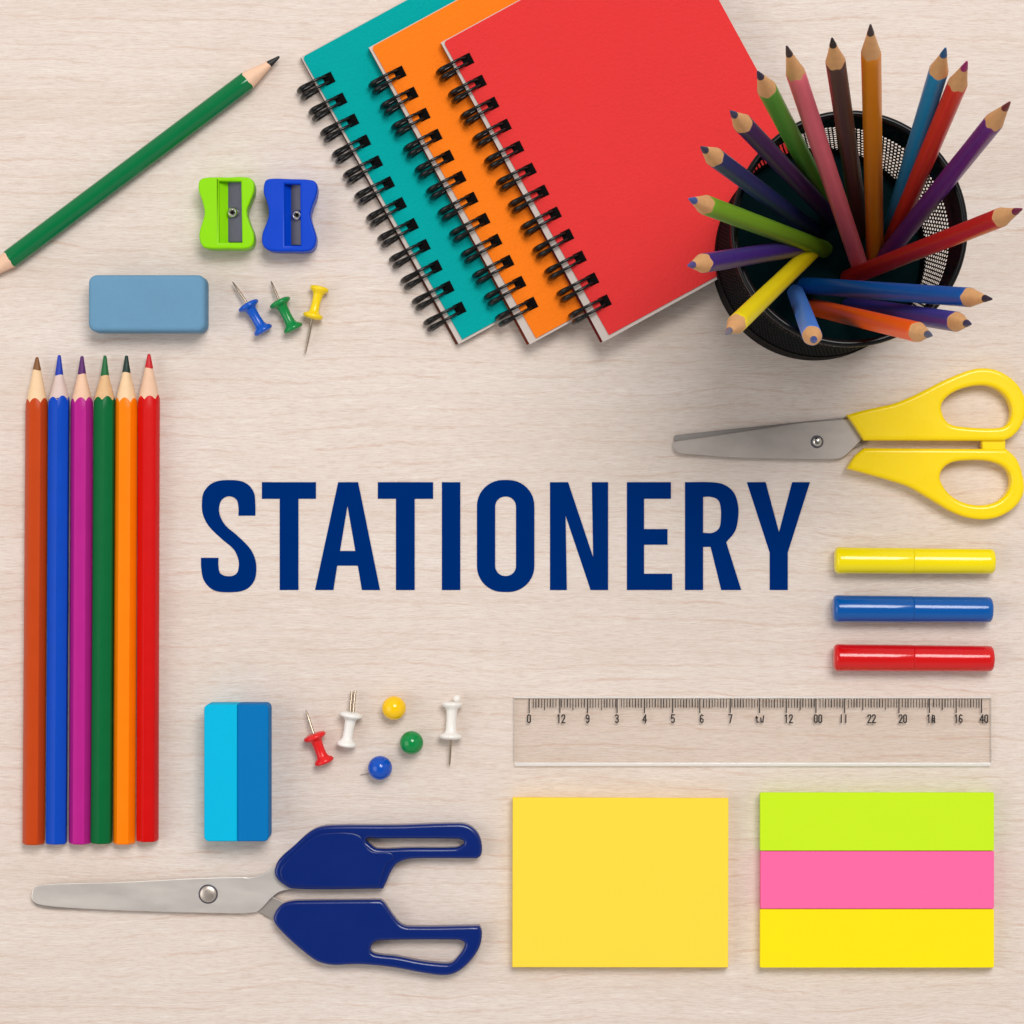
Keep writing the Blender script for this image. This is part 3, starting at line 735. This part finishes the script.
notebook((302.5, 57), 328, 262, 31.5, 0, (0, 166, 164), (110, 60, 40), 'teal spiral notebook at the bottom of the fanned pile', plate_w=(1.5, 5), bott=2.5, h1=32)
notebook((371.5, 47), 338, 262, 36, 13.4, (255, 128, 28), (130, 50, 20), 'orange spiral notebook in the middle of the fanned pile', plate_w=(2.5, 8), bott=2.5)
notebook((443.5, 42), 340, 262, 27, 26.8, (232, 58, 58), (120, 10, 14), 'red spiral notebook on top of the fanned pile', plate_w=(2.5, 8), bott=3.5, h1=35)

# ------------------------------------------------------------ pencil cup
CX, CY = 302.0, 253.6; HC = 285.0
cup = thing('pencil_cup', (CX, CY, 0), 'round black wire mesh cup full of coloured pencils, top right', 'pencil cup')
def ring(prof, seg=96):
    m_ = MB(); n = len(prof); vs = []
    for (z, r) in prof:
        for k in range(seg):
            th = 2*math.pi*k/seg; vs.append((CX+r*math.cos(th), CY+r*math.sin(th), z))
    fs = []
    for i in range(n):
        i2 = (i+1) % n
        for k in range(seg):
            k2 = (k+1) % seg; fs.append([i*seg+k, i*seg+k2, i2*seg+k2, i2*seg+k])
    return m_.add(vs, fs)
def rad(z): return 101.0+1.6*z/HC
R0, R1 = rad(0), rad(HC)
# rim: flat band below a rolled tube
tubep = [(HC-2.5+3.4*math.sin(a), R1+0.4+3.2*math.cos(a)) for a in [math.radians(x) for x in range(-60, 240, 20)]]
ring([(HC-70, rad(HC-70)-0.5), (HC-24, R1-0.5), (HC-24, R1+1.1), (HC-4, R1+1.3)]+tubep+[(HC-6, R1-1.5), (HC-70, rad(HC-70)-1.5)]).build('rim', M['black'], cup, 50)
ring([(0, R0-2), (0, R0+1.2), (8, R0+1.6), (60, rad(60)+1.1), (60, rad(60)-0.9), (8, R0-1.6), (8, R0-2)]).build('base_band', M['black_rough'], cup, 50)
fl = MB().lathe((CX, CY, 42), (CX, CY, 46), [(0, R0-1.2), (4, R0-1.2)], 96); fl.build('floor', mat('cup_floor', (4, 34, 37), 0.7, var=0.2, spec=0.05), cup)  # teal put into the floor colour for the reflected sheen inside the cup
# mesh wall with UVs: one unit = one hole
seg, zs = 192, 12; NH, PIT = 170, 13.5
me = bpy.data.meshes.new('mesh_wall'); vs = []; fs = []; uvs = []
za, zb = 58.0, HC-26
for i in range(zs+1):
    z = za+(zb-za)*i/zs
    for k in range(seg): 
        th = 2*math.pi*k/seg; r = rad(z); vs.append(((r*math.cos(th))*S, (r*math.sin(th))*S, z*S))
for i in range(zs):
    for k in range(seg):
        k2 = (k+1) % seg; fs.append([i*seg+k, i*seg+k2, (i+1)*seg+k2, (i+1)*seg+k])
        u0, u1 = NH*k/seg, NH*(k+1)/seg; v0, v1 = (zb-za)*i/zs/PIT, (zb-za)*(i+1)/zs/PIT
        uvs += [(u0, v0), (u1, v0), (u1, v1), (u0, v1)]
me.from_pydata(vs, [], fs); ul = me.uv_layers.new(name='UVMap')
for i, q in enumerate(uvs): ul.data[i].uv = q
for p in me.polygons: p.use_smooth = True
me.materials.append(M['mesh'])
o = bpy.data.objects.new('mesh_wall', me); COL.objects.link(o); o.parent = cup

# pencils in the cup: (tip, vanishing point) in the picture
CP = [
 ('dark green', (757.7, 71.5), (831.8, 213), (66, 130, 38), (32, 36, 66), 'dark green pencil in the cup leaning up left beside the rose one'),
 ('rose', (786.6, 46), (860.7, 269), (222, 98, 110), (54, 40, 44), 'dusty rose pink pencil in the mesh cup'),
 ('dark brown', (832, 38), (860.7, 231), (78, 56, 50), (28, 24, 26), 'dark brown pencil in the cup between rose and golden ones'),
 ('golden', (870.5, 24.6), (875, 258), (206, 122, 8), (58, 46, 46), 'golden ochre pencil in the cup, standing highest in the photo'),
 ('teal', (945.6, 48), (888, 238.5), (0, 110, 152), (0, 82, 130), 'teal blue pencil in the cup partly behind a red one'),
 ('red', (967, 61.5), (889.6, 246), (198, 44, 28), (150, 16, 96), 'orange-red pencil in the cup leaning up right, between teal and purple ones'),
 ('purple', (1010, 102), (884, 258), (96, 36, 118), (112, 40, 44), 'purple pencil in the cup leaning up right with a brownish point'),
 ('crimson', (1022, 209), (848, 278), (166, 24, 24), (110, 14, 60), 'dark red pencil in the cup reaching out to the right edge'),
 ('blue', (992, 299), (804.7, 285.5), (0, 76, 150), (30, 26, 46), 'strong blue pencil in the cup pointing right over the rim'),
 ('indigo', (971, 324), (861, 307), (58, 52, 140), (40, 40, 80), 'indigo pencil in the cup partly hidden between blue and orange ones'),
 ('orange', (932, 335.4), (812, 307), (244, 88, 10), (78, 84, 108), 'bright orange pencil in the cup pointing lower right'),
 ('light blue', (814.4, 341.5), (795.7, 292.7), (74, 132, 224), (50, 76, 140), 'short light blue pencil in the cup pointing down at the viewer'),
 ('yellow', (726, 334), (806.5, 256.6), (246, 222, 14), (110, 106, 120), 'bright yellow pencil in the cup pointing lower left'),
 ('violet', (688, 265.6), (788.4, 249.4), (56, 34, 118), (74, 68, 130), 'deep violet pencil in the cup pointing left over the red notebook'),
 ('lime', (689, 198.8), (824.6, 249.4), (112, 160, 28), (56, 84, 150), 'lime green pencil in the cup pointing left, with a blue point'),
 ('navy', (701, 147), (813.7, 231), (30, 50, 108), (40, 40, 72), 'navy blue pencil in the cup between lime green and dark violet ones'),
 ('dark violet', (730.6, 111), (831.8, 217), (64, 32, 92), (46, 48, 84), 'dark violet pencil in the cup leaning up left under the dark green one'),
]
def solve(tip, end, L):
    tip = Vector(tip); end = Vector(end); d = (end-tip)
    best = None
    for si in range(0, 40):
        e = end+d*(si*0.02)
        a = G(e.x, e.y, 50)
        zt = 300.0
        while (G(tip.x, tip.y, zt)-a).length < L and zt < 640: zt += 1.0
        t = G(tip.x, tip.y, zt)
        f = (HC-50)/(zt-50); q = a.lerp(t, f); r = math.hypot(q.x-CX, q.y-CY)
        rb = math.hypot(a.x-CX, a.y-CY)
        if best is None or r < best[0]: best = (r, a, t, rb)
        if r <= 91 and rb < 88: return a, t, r, rb, si
        if rb > 88: break
    return best[1], best[2], best[0], best[3], -1
for i, (nm, tp, en, col, lc, lab) in enumerate(CP):
    L = 470 + (i*37 % 17)-8
    if nm == 'light blue': L = 456
    a, t, r, rb, si = solve(tp, en, L)
    print('PENCIL', nm, 'rim r %.0f base r %.0f ext %d tip z %.0f' % (r, rb, si, t.z))
    gn = {'yellow': 1.0, 'lime': 1.1, 'golden': 1.25, 'orange': 1.7, 'light blue': 1.05, 'red': 1.2, 'rose': 1.5, 'orange': 1.1, 'purple': 1.05, 'violet': 1.05,
          'navy': 0.9, 'dark violet': 0.8, 'dark brown': 1.1, 'indigo': 1.1, 'blue': 1.25, 'crimson': 1.3, 'teal': 1.4}.get(nm, 1.5)
    pencil('colored_pencil', a, t, 8.3, col, lc, lab, 'coloured pencils standing in the mesh cup', cone=46, lead=15,
           wood='wood_tan', roll=0.3+i*0.37, blunt=0.9, rough=0.36, round_=True, gain=gn, spec=0.3)
